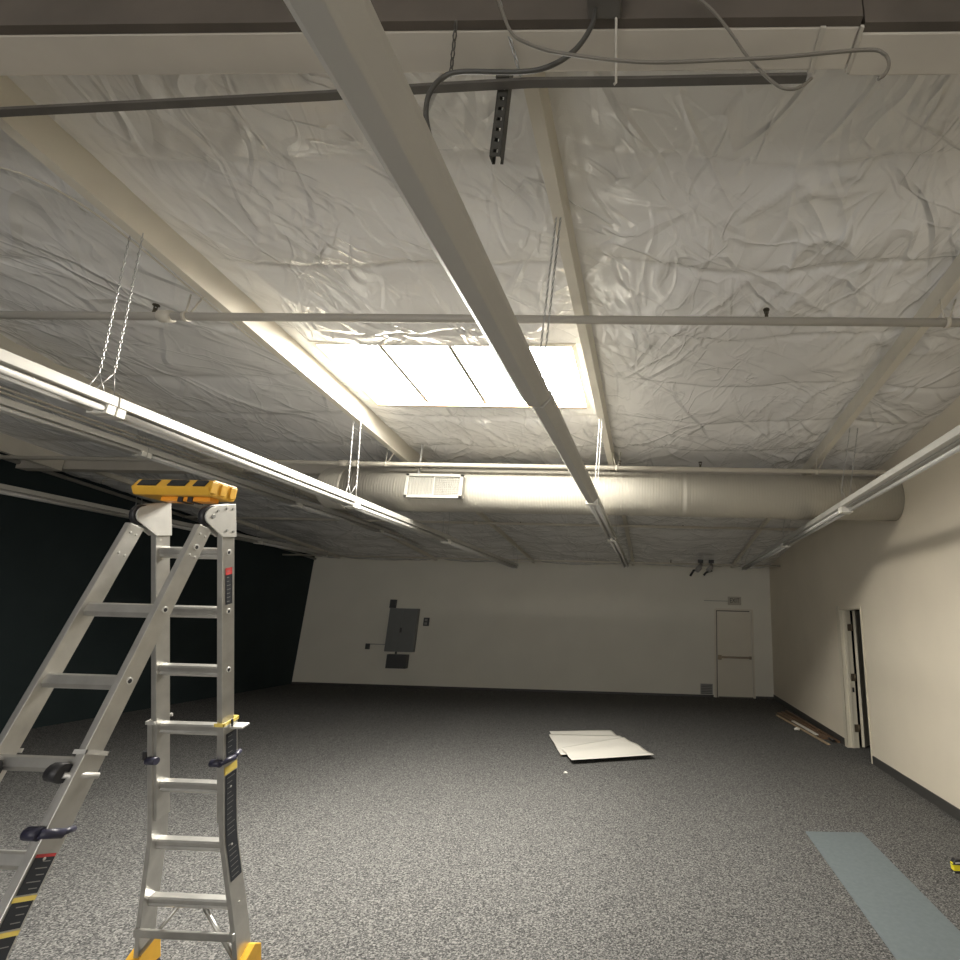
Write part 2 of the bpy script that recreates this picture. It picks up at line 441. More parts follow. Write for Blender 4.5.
def purlin(x, side, y0, y1, label, flange=.065, depth=.215):
    t = thing('roof_purlin', (x - side*.03, (y0+y1)/2, ceil_z((y0+y1)/2)-.1), label, 'beam', 'roof purlins between the insulation bays')
    def fn(a, b, d): return (x - side*a, d, ceil_z(d) + b)
    MB().prism([(0, .08), (0, -depth+.004), (.035, -depth+.004), (.035, .08)], y0, y1, fn).build('web', 'purlin', t)
    MB().prism([(-.004, -depth+.012), (-.004, -depth-.006), (flange, -depth-.006), (flange, -depth+.012)], y0, y1, fn).build('flange', 'purlin', t)
    return t
names = {-8.57: 'far left purlin nearest the black wall', -5.90: 'purlin above the second light row from left', -3.24: 'purlin along left edge of the skylight',
         -.57: 'purlin along right edge of the skylight', 1.98: 'purlin above the light row beside the right wall'}
for x, sd in PURL:
    purlin(x, sd, 1.66, 7.10, 'cream ' + names[x] + ', in front of the duct', depth=.215 if sd > 0 else .155)
    purlin(x, sd, 7.30, YB-.02, 'cream ' + names[x] + ', stretch behind the duct', depth=.07)

# ------------------------------------------------------------------ strip lights
def chain_mesh(mb, p0, p1, link=.034, r=.0028, wid=.010):
    p0, p1 = Vector(p0), Vector(p1); L = (p1-p0).length; n = max(2, int(L/(link*.78))); t = (p1-p0)/L
    a = t.orthogonal().normalized(); b = t.cross(a)
    for i in range(n):
        c = p0 + t*(L*(i+.5)/n); w = a if i % 2 else b
        ring = [c + t*(math.sin(q)*link*.5) + w*(math.cos(q)*wid*.5) for q in [2*PI*k/8 for k in range(8)]]
        nn = w.cross(t)
        vs = []
        for k in range(8):
            rad = (ring[k]-c).normalized()
            for (u, v) in ((1,0),(0,1),(-1,0),(0,-1)):
                vs.append(ring[k] + rad*r*u + nn*r*v)
        fs = [(k*4+j, k*4+(j+1) % 4, ((k+1) % 8)*4+(j+1) % 4, ((k+1) % 8)*4+j) for k in range(8) for j in range(4)]
        mb.add(vs, fs, 0, True)

def strip_light(x, z, y0, y1, label, chains=(), tubes=(1, 1), spread=.045, wide=1.):
    t = thing('strip_light', (x, (y0+y1)/2, z), label, 'light', 'suspended fluorescent strip lights')
    h = MB()
    bare = not any(tubes)
    h.prism([(q*wide, r) for q, r in ((-.034, -.045), (.034, -.045), (.044, -.030), (.082, .012), (.074, .062), (-.074, .062), (-.082, .012), (-.044, -.030))] if bare else [(-.066, .0), (.066, .0), (.054, .062), (-.054, .062)], y0+.004, y1-.004, lambda a, b, d: (x+a, d, z+b))
    h.build('housing', 'white', t, bevel=.004)
    rb = MB()
    if not bare:
        rb.box((x-.012, y0+.06, z-.010), (x+.012, y1-.06, z+.001)).build('ballast_cover', 'white', t)
    for sgn, on in zip((-1, 1), tubes):
        if on:
            MB().tube([(x+sgn*.036, y0+.05, z-.030), (x+sgn*.036, y1-.05, z-.030)], .019, 12).build('lamp_tube', 'tube', t)
    for yy in (() if bare else (y0+.03, y1-.03)):
        MB().box((x-.060, yy-.026, z-.056), (x+.060, yy+.026, z+.004)).build('lampholder', 'socket', t, bevel=.004)
    for cy, cx, zt in chains:
        bx = x if spread > .03 else x+.058
        for k in (-spread, spread):
            m = MB()
            top = (cx+k*.9, cy-.03, zt); mid = (bx+k, cy, z+.19)
            chain_mesh(m, top, mid)
            m.tube([mid, (bx+k*.6, cy-.055, z+.062)], .0028, 5); m.tube([mid, (bx+k*.6, cy+.055, z+.062)], .0028, 5)
            m.build('hanger_chain', 'steel', t)
    return t
def pz(y): return ceil_z(y) - (.20 if y < 7.1 else .07)
rows = [  # x, z, joints, wording, purlin x
    (-.665, 2.985, [.0, 2.75, 5.25, 7.84, 12.0], 'middle row', -.60),
    (-3.22, 2.925, [.2, 2.80, 5.40, 8.0, 12.2], 'row passing over the ladder', -3.27),
    (1.95, 2.985, [.2, 2.82, 5.44, 8.06, 12.0], 'row beside the cream right wall', 2.07),
    (-5.66, 3.445, [.2, 2.80, 5.40, 8.0, 10.6, 13.2], 'second row from the black wall', -5.70),
    (-8.15, 3.17, [2.8, 5.40, 8.0, 10.6, 12.9], 'row nearest the black left wall', -8.20)]
ordw = ['nearest', 'second nearest', 'third nearest', 'fourth nearest', 'farthest']
for x, z, js, wd, px in rows:
    n = len(js)-1
    for i, (a, b) in enumerate(zip(js, js[1:])):
        od = ordw[i] if i < n-1 else 'farthest'
        cy = b-(.16 if (px == -.60 and i == 0) else .06)
        ch = [(cy, px, pz(cy))] if cy > 2.3 else []
        tb = (1, 1)
        if x > 1 and i < 2: tb = (0, 1)
        if px == -.60 and i < 2: tb = (0, 0)
        lb = ('white fixture without tubes, ' if tb == (0, 0) else 'white unlit tube light, ') + od + ' of the ' + wd
        strip_light(x - (.03 if (tb == (0, 0) and i == 0) else .01 if tb == (0, 0) else 0), z, a, b, lb, chains=ch, tubes=tb, spread=.014 if px == -.60 else .045, wide=1. if i == 0 else .86)
for cx, cz, lb in ((-5.78, 3.635, 'upper thin pale conduit just above the second light row from black wall'), (-5.75, 3.585, 'lower thin pale conduit just above the second light row from black wall')):
    o = MB().tube([(cx, .2, cz), (cx, 9.6, cz)], .011, 8).build('conduit', 'pipe', loc=(cx, 7, cz)); tag(o, lb, 'conduit')

# ------------------------------------------------------------------ duct
t = thing('air_duct', (-.7, 6.62, 3.37), 'long round cream painted duct crossing the room below the skylight', 'duct')
YD, ZD, RD = 6.62, 3.37, .280
def ring_tube(x0, x1, r0, r1=None, n=48): return MB().tube([(x0, YD, ZD), (x1, YD, ZD)], [r0, r1 or r0], n)
ring_tube(-4.03, XR-.005, RD).build('duct_body', 'duct', t)
MB().tube([(-4.33, YD, ZD), (-4.28, YD, ZD), (-4.04, YD, ZD), (-4.0, YD, ZD)], [RD-.05, RD-.012, RD-.004, RD+.008], 48).build('end_cap', 'duct', t)
for sx in (.36,):
    MB().tube([(sx-.03, YD, ZD), (sx-.025, YD, ZD), (sx+.025, YD, ZD), (sx+.03, YD, ZD)], [RD, RD+.003, RD+.003, RD], 48).build('seam_band', 'duct', t)
for sx in (-3.0,):
    MB().box((sx-.012, YD-RD-.008, ZD), (sx+.012, YD-RD-.003, ceil_z(6.3)-.05)).build('hanger_strap', 'steel', t)
rg = MB(); rx0, rx1, rz0, rz1, ry = -3.12, -2.40, 3.19, 3.495, 6.28
for (a, b, c, d) in ((rx0, rx1, rz0, rz0+.035), (rx0, rx1, rz1-.035, rz1), (rx0, rx0+.04, rz0, rz1), (rx1-.04, rx1, rz0, rz1)):
    rg.box((a, ry-.02, c), (b, ry+.01, d))
rg.box((rx0+.015, ry+.01, rz0+.015), (rx1-.015, ry+.22, rz1-.015))
reg = rg.build('register', 'regm', t, bevel=.003)
lv = MB(); mid = (rx0+rx1)/2
lv.box((mid-.008, ry-.012, rz0+.035), (mid+.008, ry+.006, rz1-.035))
n = 9
for k in range(n):
    xx = rx0+.055+(mid-rx0-.07)*k/(n-1); lv.obox((xx, ry-.002, (rz0+rz1)/2), ((1,-.55,0),(.55,1,0),(0,0,1)), (.014, .0015, (rz1-rz0)/2-.035))
for k in range(12):
    xx = mid+.02+(rx1-mid-.07)*k/11; lv.box((xx-.002, ry-.008, rz0+.035), (xx+.002, ry+.004, rz1-.035))
for k in range(10):
    zz = rz0+.05+(rz1-rz0-.10)*k/9; lv.box((mid, ry-.004, zz-.002), (rx1-.04, ry+.004, zz+.002))
lv.build('louver_blades', 'regm', reg)
MB().box((rx0+.035, ry+.0105, rz0+.03), (rx1-.035, ry+.014, rz1-.03)).build('grille_backing', 'grille', reg)

# ------------------------------------------------------------------ sprinkler pipes
def sprinkler_pipe(y, z, x0, x1, r, label, heads, hang=(), couplings=(), mat='pipe'):
    t = thing('sprinkler_pipe', ((x0+x1)/2, y, z), label, 'pipe', 'white sprinkler pipes under the roof')
    MB().tube([(x0, y, z), (x1, y, z)], r, 16).build('pipe', mat, t)
    for hx in heads:
        m = MB(); m.tube([(hx, y, z+r*.6), (hx, y, z+r+.035)], .013, 8); m.tube([(hx-.012, y, z+r+.03), (hx-.014, y, z+r+.06)], .004, 6)
        m.tube([(hx+.012, y, z+r+.03), (hx+.014, y, z+r+.06)], .004, 6); m.tube([(hx, y, z+r+.058), (hx, y, z+r+.066)], [.024, .022], 10)
        m.build('sprinkler_head', 'brass', t)
    for hx, dx in hang:
        m = MB(); zt = ceil_z(y)-(.15 if y < 7.1 else .10)
        m.tube([(hx-.01, y, z), (hx+dx-.05, y, zt)], .006, 6); m.tube([(hx+.01, y, z), (hx+dx+.06, y, zt)], .006, 6)
        m.tube([(hx-.014, y, z), (hx+.014, y, z)], r+.007, 14)
        m.build('hanger', 'pipe', t)
    for cxx in couplings:
        m = MB(); m.tube([(cxx-.05, y, z), (cxx-.045, y, z), (cxx+.045, y, z), (cxx+.05, y, z)], [r, r+.014, r+.014, r], 16)
        m.build('coupling', 'pipe', t)
    return t
sprinkler_pipe(3.35, 3.865, XL, XR, .030, 'white sprinkler pipe nearest the camera, crossing in front of skylight', (.75, -3.72), ((-3.47, .04), (2.0, .02)), (-3.62,), 'pipeshade')
sprinkler_pipe(6.24, 3.605, XL, XR, .026, 'white sprinkler pipe running just above front of round duct', (.52, -.47), ((-3.38, .04), (-.50, -.02), (1.93, .06)), (-3.93, -3.80))
sprinkler_pipe(10.0, 3.540, XL, XR, .024, 'white sprinkler pipe behind the duct, third from the camera', (.50, -2.62), ((-3.36, .04), (-.68, .02), (1.94, .06)), (-3.5,))
sprinkler_pipe(13.0, 3.16, XL, XR, .022, 'white sprinkler pipe closest to the back wall', (.36,), ((-3.36, .04), (1.94, .06)))

# ------------------------------------------------------------------ overhead bar, strut, cables by the girder
bar = MB(); pts = [(-4.2, 1.80, 3.85), (-2.84, 1.735, 3.86), (-1.4, 1.675, 3.865), (-.98, 1.65, 3.868), (-.53, 1.63, 3.87), (-.1, 1.625, 3.865), (.55, 1.615, 3.865)]
for p, q in zip(pts, pts[1:]):
    p, q = Vector(p), Vector(q); u = (q-p).normalized()
    for dz, h in ((.0, .006), (.013, .005)):
        bar.obox((p+q)/2 + Vector((0, 0, dz)), (u, (-u.y, u.x, 0), (0, 0, 1)), ((q-p).length/2+.002, 0.017 if dz == 0 else .010, h))
o = bar.build('support_bar', 'dark', loc=(-.5, 1.63, 3.86)); tag(o, 'long dark metal bar hung just below the front girder', 'bar')

st = thing('perforated_strut', (-.66, 1.72, 3.8), 'dark perforated strut channel hanging down from the long dark bar', 'strut')
m = MB(); SX, SYY, Z0, Z1 = -.66, 1.665, 3.545, 4.02; hw = .021
nh = 9; pitch = (Z1-Z0)/nh
for k in range(nh):       # face with a square hole in each pitch
    za = Z0+k*pitch; zb = za+pitch; zc = (za+zb)/2; r = .0095
    for (a, b, c, d) in ((-hw, -r, za, zb), (r, hw, za, zb), (-r, r, za, zc-r), (-r, r, zc+r, zb)):
        m.box((SX+a, SYY, c), (SX+b, SYY+.003, d))
for sx in (-1, 1):
    m.box((SX+sx*hw-.0015, SYY, Z0), (SX+sx*hw+.0015, SYY+.04, Z1))
    m.box((SX+sx*(hw-.005)-.005, SYY+.037, Z0), (SX+sx*(hw-.005)+.005, SYY+.04, Z1))
m.build('channel', 'strut', st)
MB().box((SX-.028, SYY-.02, Z1-.10), (SX+.028, SYY+.0, Z1-.03)).build('clamp', 'strut', st)

def cable(name, pts, r, mat, label, cat, ribs=False):
    P = spline(pts, 10); m = MB()
    m.tube(P, r, 8)
    o = m.build(name, mat, loc=pts[0]); return tag(o, label, cat)
cable('power_cable', [(-.253, 1.42, 3.994), (-.266, 1.42, 3.871), (-.32, 1.42, 3.753), (-.405, 1.42, 3.679), (-.509, 1.42, 3.653), (-.723, 1.42, 3.655), (-.79, 1.42, 3.619), (-.809, 1.40, 3.527), (-.798, 1.38, 3.429), (-.747, 1.32, 3.286), (-.689, 1.26, 3.151), (-.650, 1.22, 3.06), (-.655, 1.20, 3.048)],
      .0085, 'cable', 'dark cable looping from the girder down to the middle strip light', 'cable')
cable('flexible_conduit', [(-.599, 1.36, 3.926), (-.539, 1.36, 3.764), (-.482, 1.36, 3.708), (-.357, 1.36, 3.657), (-.084, 1.36, 3.614), (.184, 1.36, 3.620), (.383, 1.36, 3.631), (.666, 1.36, 3.659), (.727, 1.36, 3.641), (.739, 1.36, 3.597), (.722, 1.36, 3.554), (.698, 1.36, 3.533)],
      .0060, 'cablem', 'flexible conduit running right along girder and ending in a hook', 'cable')
cable('flexible_conduit', [(.085, 1.40, 3.997), (.164, 1.40, 3.907), (.226, 1.40, 3.802), (.292, 1.40, 3.673), (.373, 1.40, 3.566), (.422, 1.40, 3.543), (.463, 1.40, 3.556), (.498, 1.40, 3.591)],
      .0055, 'cablem', 'flexible conduit drooping in a J shape below the girder', 'cable')
cable('white_wire', [(-4.2, 2.6, 4.10), (-3.9, 2.3, 4.08), (-3.52, 2.22, 4.05), (-3.345, 2.5, 4.035), (-3.325, 3.2, 3.985), (-3.325, 3.9, 3.925)],
      .006, 'pipe', 'thin white wire leaving the left purlin toward upper left corner', 'cable')
def hung_chain(p0, p1, label, mat='dark'):
    m = MB(); chain_mesh(m, p0, p1, .036, .0038, .014); tag(m.build('chain', mat, loc=p0), label, 'chain')
hung_chain((-.775, 1.44, 3.925), (-.85, 1.60, 3.87), 'short dark chain hanging in front of girder left of perforated strut')
hung_chain((-.625, 1.44, 4.03), (-.57, 1.60, 3.87), 'pale double chain slanting down beside the top of perforated strut', 'steel')
o = MB().tube([(-.183, 1.445, 3.95), (-.188, 1.54, 3.885), (-.190, 1.60, 3.83), (-.198, 1.60, 3.822)], .005, 8).build('hanger_rod', 'cablel', loc=(-.2, 1.5, 4)); tag(o, 'thin pale hanger rod dropping from girder right of perforated strut', 'rod')
o = MB().box((-.285, 1.375, 3.945), (-.165, 1.453, 4.06)).build('junction_box', 'dark', loc=(-.22, 1.42, 4.0), bevel=.006); tag(o, 'dark junction box on girder where cables meet, at top edge', 'box')

# ------------------------------------------------------------------ ladder
LX = -2.339; TH = math.radians(16); S, C_ = math.sin(TH), math.cos(TH)
lad = thing('folding_ladder', (LX, 2.5, 0), 'aluminium multi-position ladder standing in an A-frame with yellow top and feet', 'ladder')
class Sec:
    """one side of the ladder: s runs up the rail, q across it (positive away from the other side), x sideways"""
    def __init__(self, y0, sg): self.y0, self.sg = y0, sg
    def p(self, x, s, q=0.):
        return (LX+x, self.y0 + self.sg*(-s*S + q*C_), s*C_ + q*S)
    def axes(self): return ((1,0,0), (0, -self.sg*S, C_), (0, self.sg*C_, S))
rear, front = Sec(3.215, 1), Sec(1.828, -1)
SR = [.394+.298*k for k in range(7)]
def rail(sec, prof, q0, q1, name, side, thick, holes=(), rivets=()):
    """prof: list of (s, x of inner face); open channel: web outside? thin flanges both edges"""
    m = MB()
    n = len(prof)
    vs = []
    for s, x in prof:
        for xx, q in ((x, q0), (x+thick, q0), (x+thick, q1), (x, q1)):
            vs.append(sec.p(side*xx, s, q))
    fs = [tuple(range(4))[::-1], tuple(range(4*(n-1), 4*n))]
    for i in range(n-1):
        for k in range(4): fs.append((i*4+k, i*4+(k+1) % 4, i*4+4+(k+1) % 4, i*4+4+k))
    m.add(vs, fs)
    def xat(s):
        for (a, xa), (b, xb) in zip(prof, prof[1:]):
            if min(a, b) <= s <= max(a, b): return xa+(xb-xa)*(s-a)/(b-a)
        return prof[-1][1]
    for s in holes:
        x = xat(s)+thick; qc = (q0+q1)/2
        m.tube([sec.p(side*(x-.002), s, qc), sec.p(side*(x+.003), s, qc)], .015, 14, 1); m.tube([sec.p(side*(x-.002), s, qc), sec.p(side*(x+.0036), s, qc)], .0095, 12, 2)
    for s, dq in rivets:
        for sg2 in (1, -1):
            x = xat(s)+(thick if sg2*1 > 0 else 0); qc = (q0+q1)/2+dq
            m.tube([sec.p(side*(x-.001*sg2), s, qc), sec.p(side*(x+.003*sg2), s, qc)], [.007, .005], 10, 1)
    return m.build(name, ['alu', 'alup', 'blackp'], lad, bevel=.0025)
rv = [(2.225, -.018), (2.225, .014), (2.12, -.018), (2.12, .014)]
for sec, nm in ((rear, 'rear'), (front, 'front')):
    top = 2.40 if nm == 'rear' else 2.265
    for sd in (-1, 1):
        rail(sec, [(.80, .156), (top, .156)], -.038, .038, 'inner_rail', sd, .028,
             holes=[SR[4]-.02, SR[5]-.02, SR[6]-.02], rivets=[] if nm == 'rear' else rv)
        rail(sec, [(.03, .252), (.25, .234), (.70, .175), (.80, .172), (1.30, .172)], -.045, .045, 'outer_rail', sd, .025, rivets=[(SR[2]-.02, 0), (SR[1]-.02, 0), (SR[0]-.02, 0)])
    for k, s in enumerate(SR):
        if nm == 'front' and k == 6: continue
        hw = .160 if k >= 3 else (.174 if k == 2 else (.180 if k == 1 else .222))
        r = MB(); h = .027
        poly = [(-.016, h), (.016, h), (.022, h-.008), (.022, -.014), (.012, -h), (-.012, -h), (-.022, -.014), (-.018, -.004), (-.022, .004), (-.022, h-.008)]
        r.prism(poly, -hw, hw, lambda a, b, d: sec.p(d, s-h+b, a))
        r.build('rung', 'alu', lad)
    # bottom cross bar and diagonal braces
    b = MB(); b.obox(sec.p(0, .235, -.052), sec.axes(), (.258, .020, .007)); b.build('cross_bar', 'alu', lad, bevel=.002)
    for sd in (-1, 1):
        m = MB(); a0, a1 = Vector(sec.p(sd*.07, SR[0]-.05, -.01)), Vector(sec.p(sd*.245, .11, -.035)); m.tube([a0, a1], .010, 8); m.build('brace', 'alu', lad)
        f = MB()
        def fp(a, b_, d): return sec.p(sd*d, b_, a)
        f.prism([(-.072, -.0), (.072, -.0), (.072, .100), (.030, .135), (-.072, .085)], .238, .306, fp)
        # keep the foot flat on the carpet
        f.v = [(x, y, max(z, .004)) for x, y, z in f.v]
        ft = f.build('foot', 'yellow', lad, bevel=.004)
        f2 = MB(); f2.box((LX+sd*.266-.036, sec.p(0, 0)[1]-.062, 0), (LX+sd*.266+.036, sec.p(0, 0)[1]+.062, .016)); f2.build('rubber_pad', 'blackp', ft)
    # lock collar: plastic guide at the top of the outer rail, knob and pin on the side facing the camera
    cs = -1 if nm == 'rear' else 1
    for sd in (-1, 1):
        g = MB(); zz = 1.30
        for (xa, xb, qa, qb) in ((.152, .202, -.050, -.045), (.152, .202, .045, .050), (.197, .202, -.05, .05)):
            g.prism([(xa, qa), (xb, qa), (xb, qb), (xa, qb)], zz-.004, zz+.012, lambda a, b_, d: sec.p(sd*a, d, b_))
        g.build('rail_guide', 'syel' if (nm == 'rear' and sd > 0) else 'alup', lad)
        k = MB(); sk = 1.115 if nm == 'rear' else 1.045; kr = .018 if nm == 'rear' else .022
        k.tube([sec.p(sd*.140, sk, cs*.052), sec.p(sd*.190, sk, cs*.052)], kr, 12)
        k.tube([sec.p(sd*.185, sk, cs*.055), sec.p(sd*.212, sk, -cs*.01)], kr*.75, 10)
        k.tube([sec.p(sd*.210, sk, cs*.0), sec.p(sd*.206, sk+.012, -cs*.05)], .011, 8)
        k.build('lock_knob', 'navy', lad)
        if nm == 'front':
            MB().tube([sec.p(sd*.115, 1.235, cs*.05), sec.p(sd*.165, 1.23, cs*.052)], .033, 14).build('lock_knob', 'blackp', lad)
            MB().tube([sec.p(sd*.165, 1.225, cs*.055), sec.p(sd*.215, 1.228, -cs*.035)], .011, 8).build('lock_pin', 'alup', lad)
# lever plate sticking out at the right rear collar
m = MB(); m.obox(rear.p(.215, 1.272, .02), rear.axes(), (.045, .006, .026)); m.build('lock_plate', 'alup', lad, bevel=.003)
MB().tube([rear.p(.205, 1.28, .0), rear.p(.205, 1.315, .0)], .005, 8).build('lock_pin', 'blackp', lad)
MB().tube([rear.p(-.200, 1.25, -.03), rear.p(-.200, 1.30, -.03)], .008, 8).build('lock_pin', 'steel', lad)
m = MB(); m.obox(rear.p(-.210, 1.135, -.03), rear.axes(), (.012, .022, .018)); m.build('lock_button', 'blackp', lad, bevel=.004)
# stickers (unreadable print shown as fine bars)
def sticker(sec, x, s0, s1, q0, q1, prof=None, rows=0, col='sticker', seedv=1, xs=None, marks=True):
    m = MB(); R = random.Random(seedv); n = 6
    def xx(s): return x if xs is None else xs(s)
    def quad(sa, sb, qa, qb, lift, mi):
        m.add([sec.p(xx(sa)+lift, sa, qa), sec.p(xx(sa)+lift, sa, qb), sec.p(xx(sb)+lift, sb, qb), sec.p(xx(sb)+lift, sb, qa)], [(0,1,2,3)], mi)
    for i in range(n):
        quad(s0+(s1-s0)*i/n, s0+(s1-s0)*(i+1)/n, q0, q1, .0015, 0)
    for i in range(rows):
        s = s0+(s1-s0)*(i+.7)/(rows+.4); a = q0+(q1-q0)*.15; b = a+(q1-q0)*(.35+.35*R.random())
        quad(s, s+.003, a, b, .0025, 1)
    return m.build('warning_sticker', [col, 'print'], lad)
def xout(s):
    pr = [(.03, .252), (.25, .234), (.70, .175), (.80, .172), (1.30, .172)]
    for (a, xa), (b, xb) in zip(pr, pr[1:]):
        if a <= s <= b: return xa+(xb-xa)*(s-a)/(b-a)+.025
    return .197
sticker(rear, .184, 1.90, 2.05, -.020, .022, rows=7, seedv=3)
sticker(rear, .184, 2.05, 2.085, -.020, .022, col='red', rows=1)
sticker(rear, 0, 1.13, 1.25, -.030, .036, rows=4, xs=xout, seedv=4)
sticker(rear, 0, 1.045, 1.085, -.040, .040, col='syel', xs=xout)
sticker(rear, 0, .50, 1.04, -.034, .036, rows=20, xs=xout, seedv=5)
sticker(front, 0, .50, .755, -.036, .036, rows=6, xs=xout, seedv=6)
sticker(front, 0, .755, .77, -.040, .040, col='syel', xs=xout)
sticker(front, 0, .775, .85, -.036, .036, rows=3, xs=xout, seedv=7)
sticker(front, 0, .85, .865, -.040, .040, col='syel', xs=xout)
sticker(front, 0, .87, .975, -.036, .036, rows=5, xs=xout, seedv=8)
sticker(front, 0, .975, .985, -.036, .036, col='red', xs=xout)
# hinges
for sd in (-1, 1):
    PY, PZ = 2.470, 2.235
    tp = rear.p(0, 2.405, .038); bt = rear.p(0, 2.235, .042); bl = rear.p(0, 2.255, -.040); tl = rear.p(0, 2.405, -.06)
    poly = [(tp[1], tp[2]), (bt[1], bt[2]), (bl[1], bl[2]-.01)]
    for a in range(0, 7):
        an = math.radians(255 - a*22); poly.append((PY+.043*math.cos(an), PZ+.043*math.sin(an)))
    poly.append((tl[1], tl[2]))
    x0 = .1845
    h = MB(); h.prism(poly, x0, x0+.007, lambda a, b_, d: (LX+sd*d, a, b_)); h.prism(poly, .149, .1555, lambda a, b_, d: (LX+sd*d, a, b_))
    hp = h.build('hinge_plate', 'alup', lad, bevel=.0015)
    for (yy, zz, rr) in ((PY, PZ, .012), (PY+.02, PZ+.03, .007)) + tuple((rear.p(0, s_, q_)[1], rear.p(0, s_, q_)[2], .007) for s_, q_ in ((2.275, -.02), (2.265, .02), (2.385, -.02), (2.38, .02))):
        MB().tube([(LX+sd*(x0+.005), yy, zz), (LX+sd*(x0+.011), yy, zz)], [rr, rr*.8], 10).build('rivet', 'steel', hp)
    k = MB(); k.tube([(LX+sd*.157, PY, PZ), (LX+sd*.1825, PY, PZ)], .050, 20); k.build('hinge_hub', 'blackp', lad)
# yellow top cap
cy0, cy1, cz0, cz1 = 2.44, 2.62, 2.335, 2.415
c = MB(); c.prism([(cy0+.02, cz0), (cy1-.01, cz0), (cy1, cz0+.02), (cy1, cz1-.006), (cy1-.01, cz1), (cy0+.03, cz1), (cy0, cz0+.035)], -.232, .158, lambda a, b_, d: (LX+d, a, b_))
cap = c.build('top_cap', 'yellow', lad, bevel=.005)
for (a, b_) in ((-.205, -.110), (-.055, .035), (.075, .135)):
    p = MB(); nrm = Vector((0, -(cz1-cz0-.035), .03)).normalized()
    c0 = Vector((LX+(a+b_)/2, cy0+.015, cz0+.0575)); p.obox(c0 + nrm*.002, ((1,0,0), (0, .03, cz1-cz0-.035), nrm), ((b_-a)/2, .020, .004)); p.build('grip_pad', 'blackp', cap, bevel=.003)
e = MB()
for q in (2.47, 2.53, 2.59):
    e.box((LX+.156, q-.018, cz0+.012), (LX+.165, q+.018, cz1-.012))
e.build('end_rib', 'yellow', cap, bevel=.002)
u = MB(); u.box((LX-.125, 2.50, cz0-.022), (LX+.125, 2.56, cz0+.0)); u.build('release_bar', 'orange', cap, bevel=.004)
u = MB()
for q in (-.02, .03): u.box((LX+q-.012, 2.494, cz0-.026), (LX+q+.012, 2.565, cz0-.001))
u.build('bar_clip', 'blackp', cap)

# ------------------------------------------------------------------ floor things
def sheet(name, corners, mat, label, z0, amp, seed, cat, group, nx=26, ny=20, th=.006, folds=1.3):
    a, b, c, d = [Vector((x, y, 0)) for x, y in corners]   # far-left, far-right, near-right, near-left
    mb = MB(); top = []; bot = []
    for j in range(ny+1):
        for i in range(nx+1):
            u, v = i/nx, j/ny
            p = (a*(1-u)+b*u)*(1-v) + (d*(1-u)+c*u)*v
            z = z0 + amp*(.5+.5*math.sin(folds*2*PI*v + .8*math.sin(2.2*u+seed)+seed))*(.55+.45*u*math.sin(u*2+seed)**2)
            if v > .97: z = max(z0, z-amp*.15)
            top.append((p.x, p.y, z+th)); bot.append((p.x, p.y, z))
    n = nx+1; fs = []
    for j in range(ny):
        for i in range(nx):
            q = (j*n+i, j*n+i+1, (j+1)*n+i+1, (j+1)*n+i); fs.append(q[::-1]); fs.append(tuple(k+len(top) for k in q))
    T = len(top)
    for i in range(nx): fs.append((i, i+1, i+1+T, i+T)); k = ny*n; fs.append((k+i+T, k+i+1+T, k+i+1, k+i))
    for j in range(ny): fs.append((j*n+T, (j+1)*n+T, (j+1)*n, j*n)); fs.append((j*n+nx, (j+1)*n+nx, (j+1)*n+nx+T, j*n+nx+T))
    mb.add(top+bot, fs, 0, True)
    o = mb.build(name, mat, loc=(a+c)/2); return tag(o, label, cat, group)
G = 'white sheets lying on the carpet'
sheet('paper_sheet', [(-1.69, 9.38), (-.70, 9.60), (-.40, 8.75), (-1.42, 8.50)], 'paper', 'white sheet at the back and bottom of the sheets on carpet', .003, .018, .4, 'sheet', G)
sheet('paper_sheet', [(-1.63, 9.02), (-.52, 9.08), (-.12, 8.12), (-1.23, 7.78)], 'paper', 'white sheet in the middle of the overlapping sheets on carpet', .028, .016, 1.9, 'sheet', G, folds=1.8)
sheet('paper_sheet', [(-1.27, 8.05), (-.44, 8.86), (.02, 7.84), (-1.03, 7.42)], 'paper', 'white sheet at the front, lying on top of the other sheets', .053, .020, 3.4, 'sheet', G, folds=1.6)

o = MB().prism([(1.385, 5.46), (1.90, 5.49), (1.91, 3.3), (1.385, 3.3)], .001, .007, lambda a, b_, d: (a, b_, d)).build('floor_mat', 'mat', loc=(1.64, 4.6, 0), bevel=.002)
tag(o, 'long narrow blue-grey mat lying on the carpet at lower right', 'mat')

t = thing('tape_measure', (2.355, 4.74, 0), 'yellow and black tape measure on the carpet by right photo edge', 'tape measure')
m = MB(); m.prism([(-.040, .012), (.040, .012), (.044, .03), (.038, .062), (.012, .085), (-.022, .085), (-.044, .062)], 0, .045, lambda a, b_, d: (2.355+a, 4.74+d, b_)); m.build('case', 'tapey', t, bevel=.006)
m = MB(); m.box((2.313, 4.735, .0), (2.395, 4.79, .016)); m.prism([(-.046, .055), (-.036, .072), (-.020, .094), (.022, .094), (.044, .068), (.044, .055)], -.003, .048, lambda a, b_, d: (2.355+a, 4.74+d, b_)); m.build('rubber_grip', 'blackp', t, bevel=.004)
m = MB(); m.tube([(2.312, 4.73, .012), (2.300, 4.725, .004)], .006, 8); m.build('hook', 'steel', t)
m = MB(); m.obox((2.347, 4.738, .071), ((1,0,.1),(0,1,0),(-.1,0,1)), (.018, .004, .004)); m.build('lock_button', 'swhite', t)

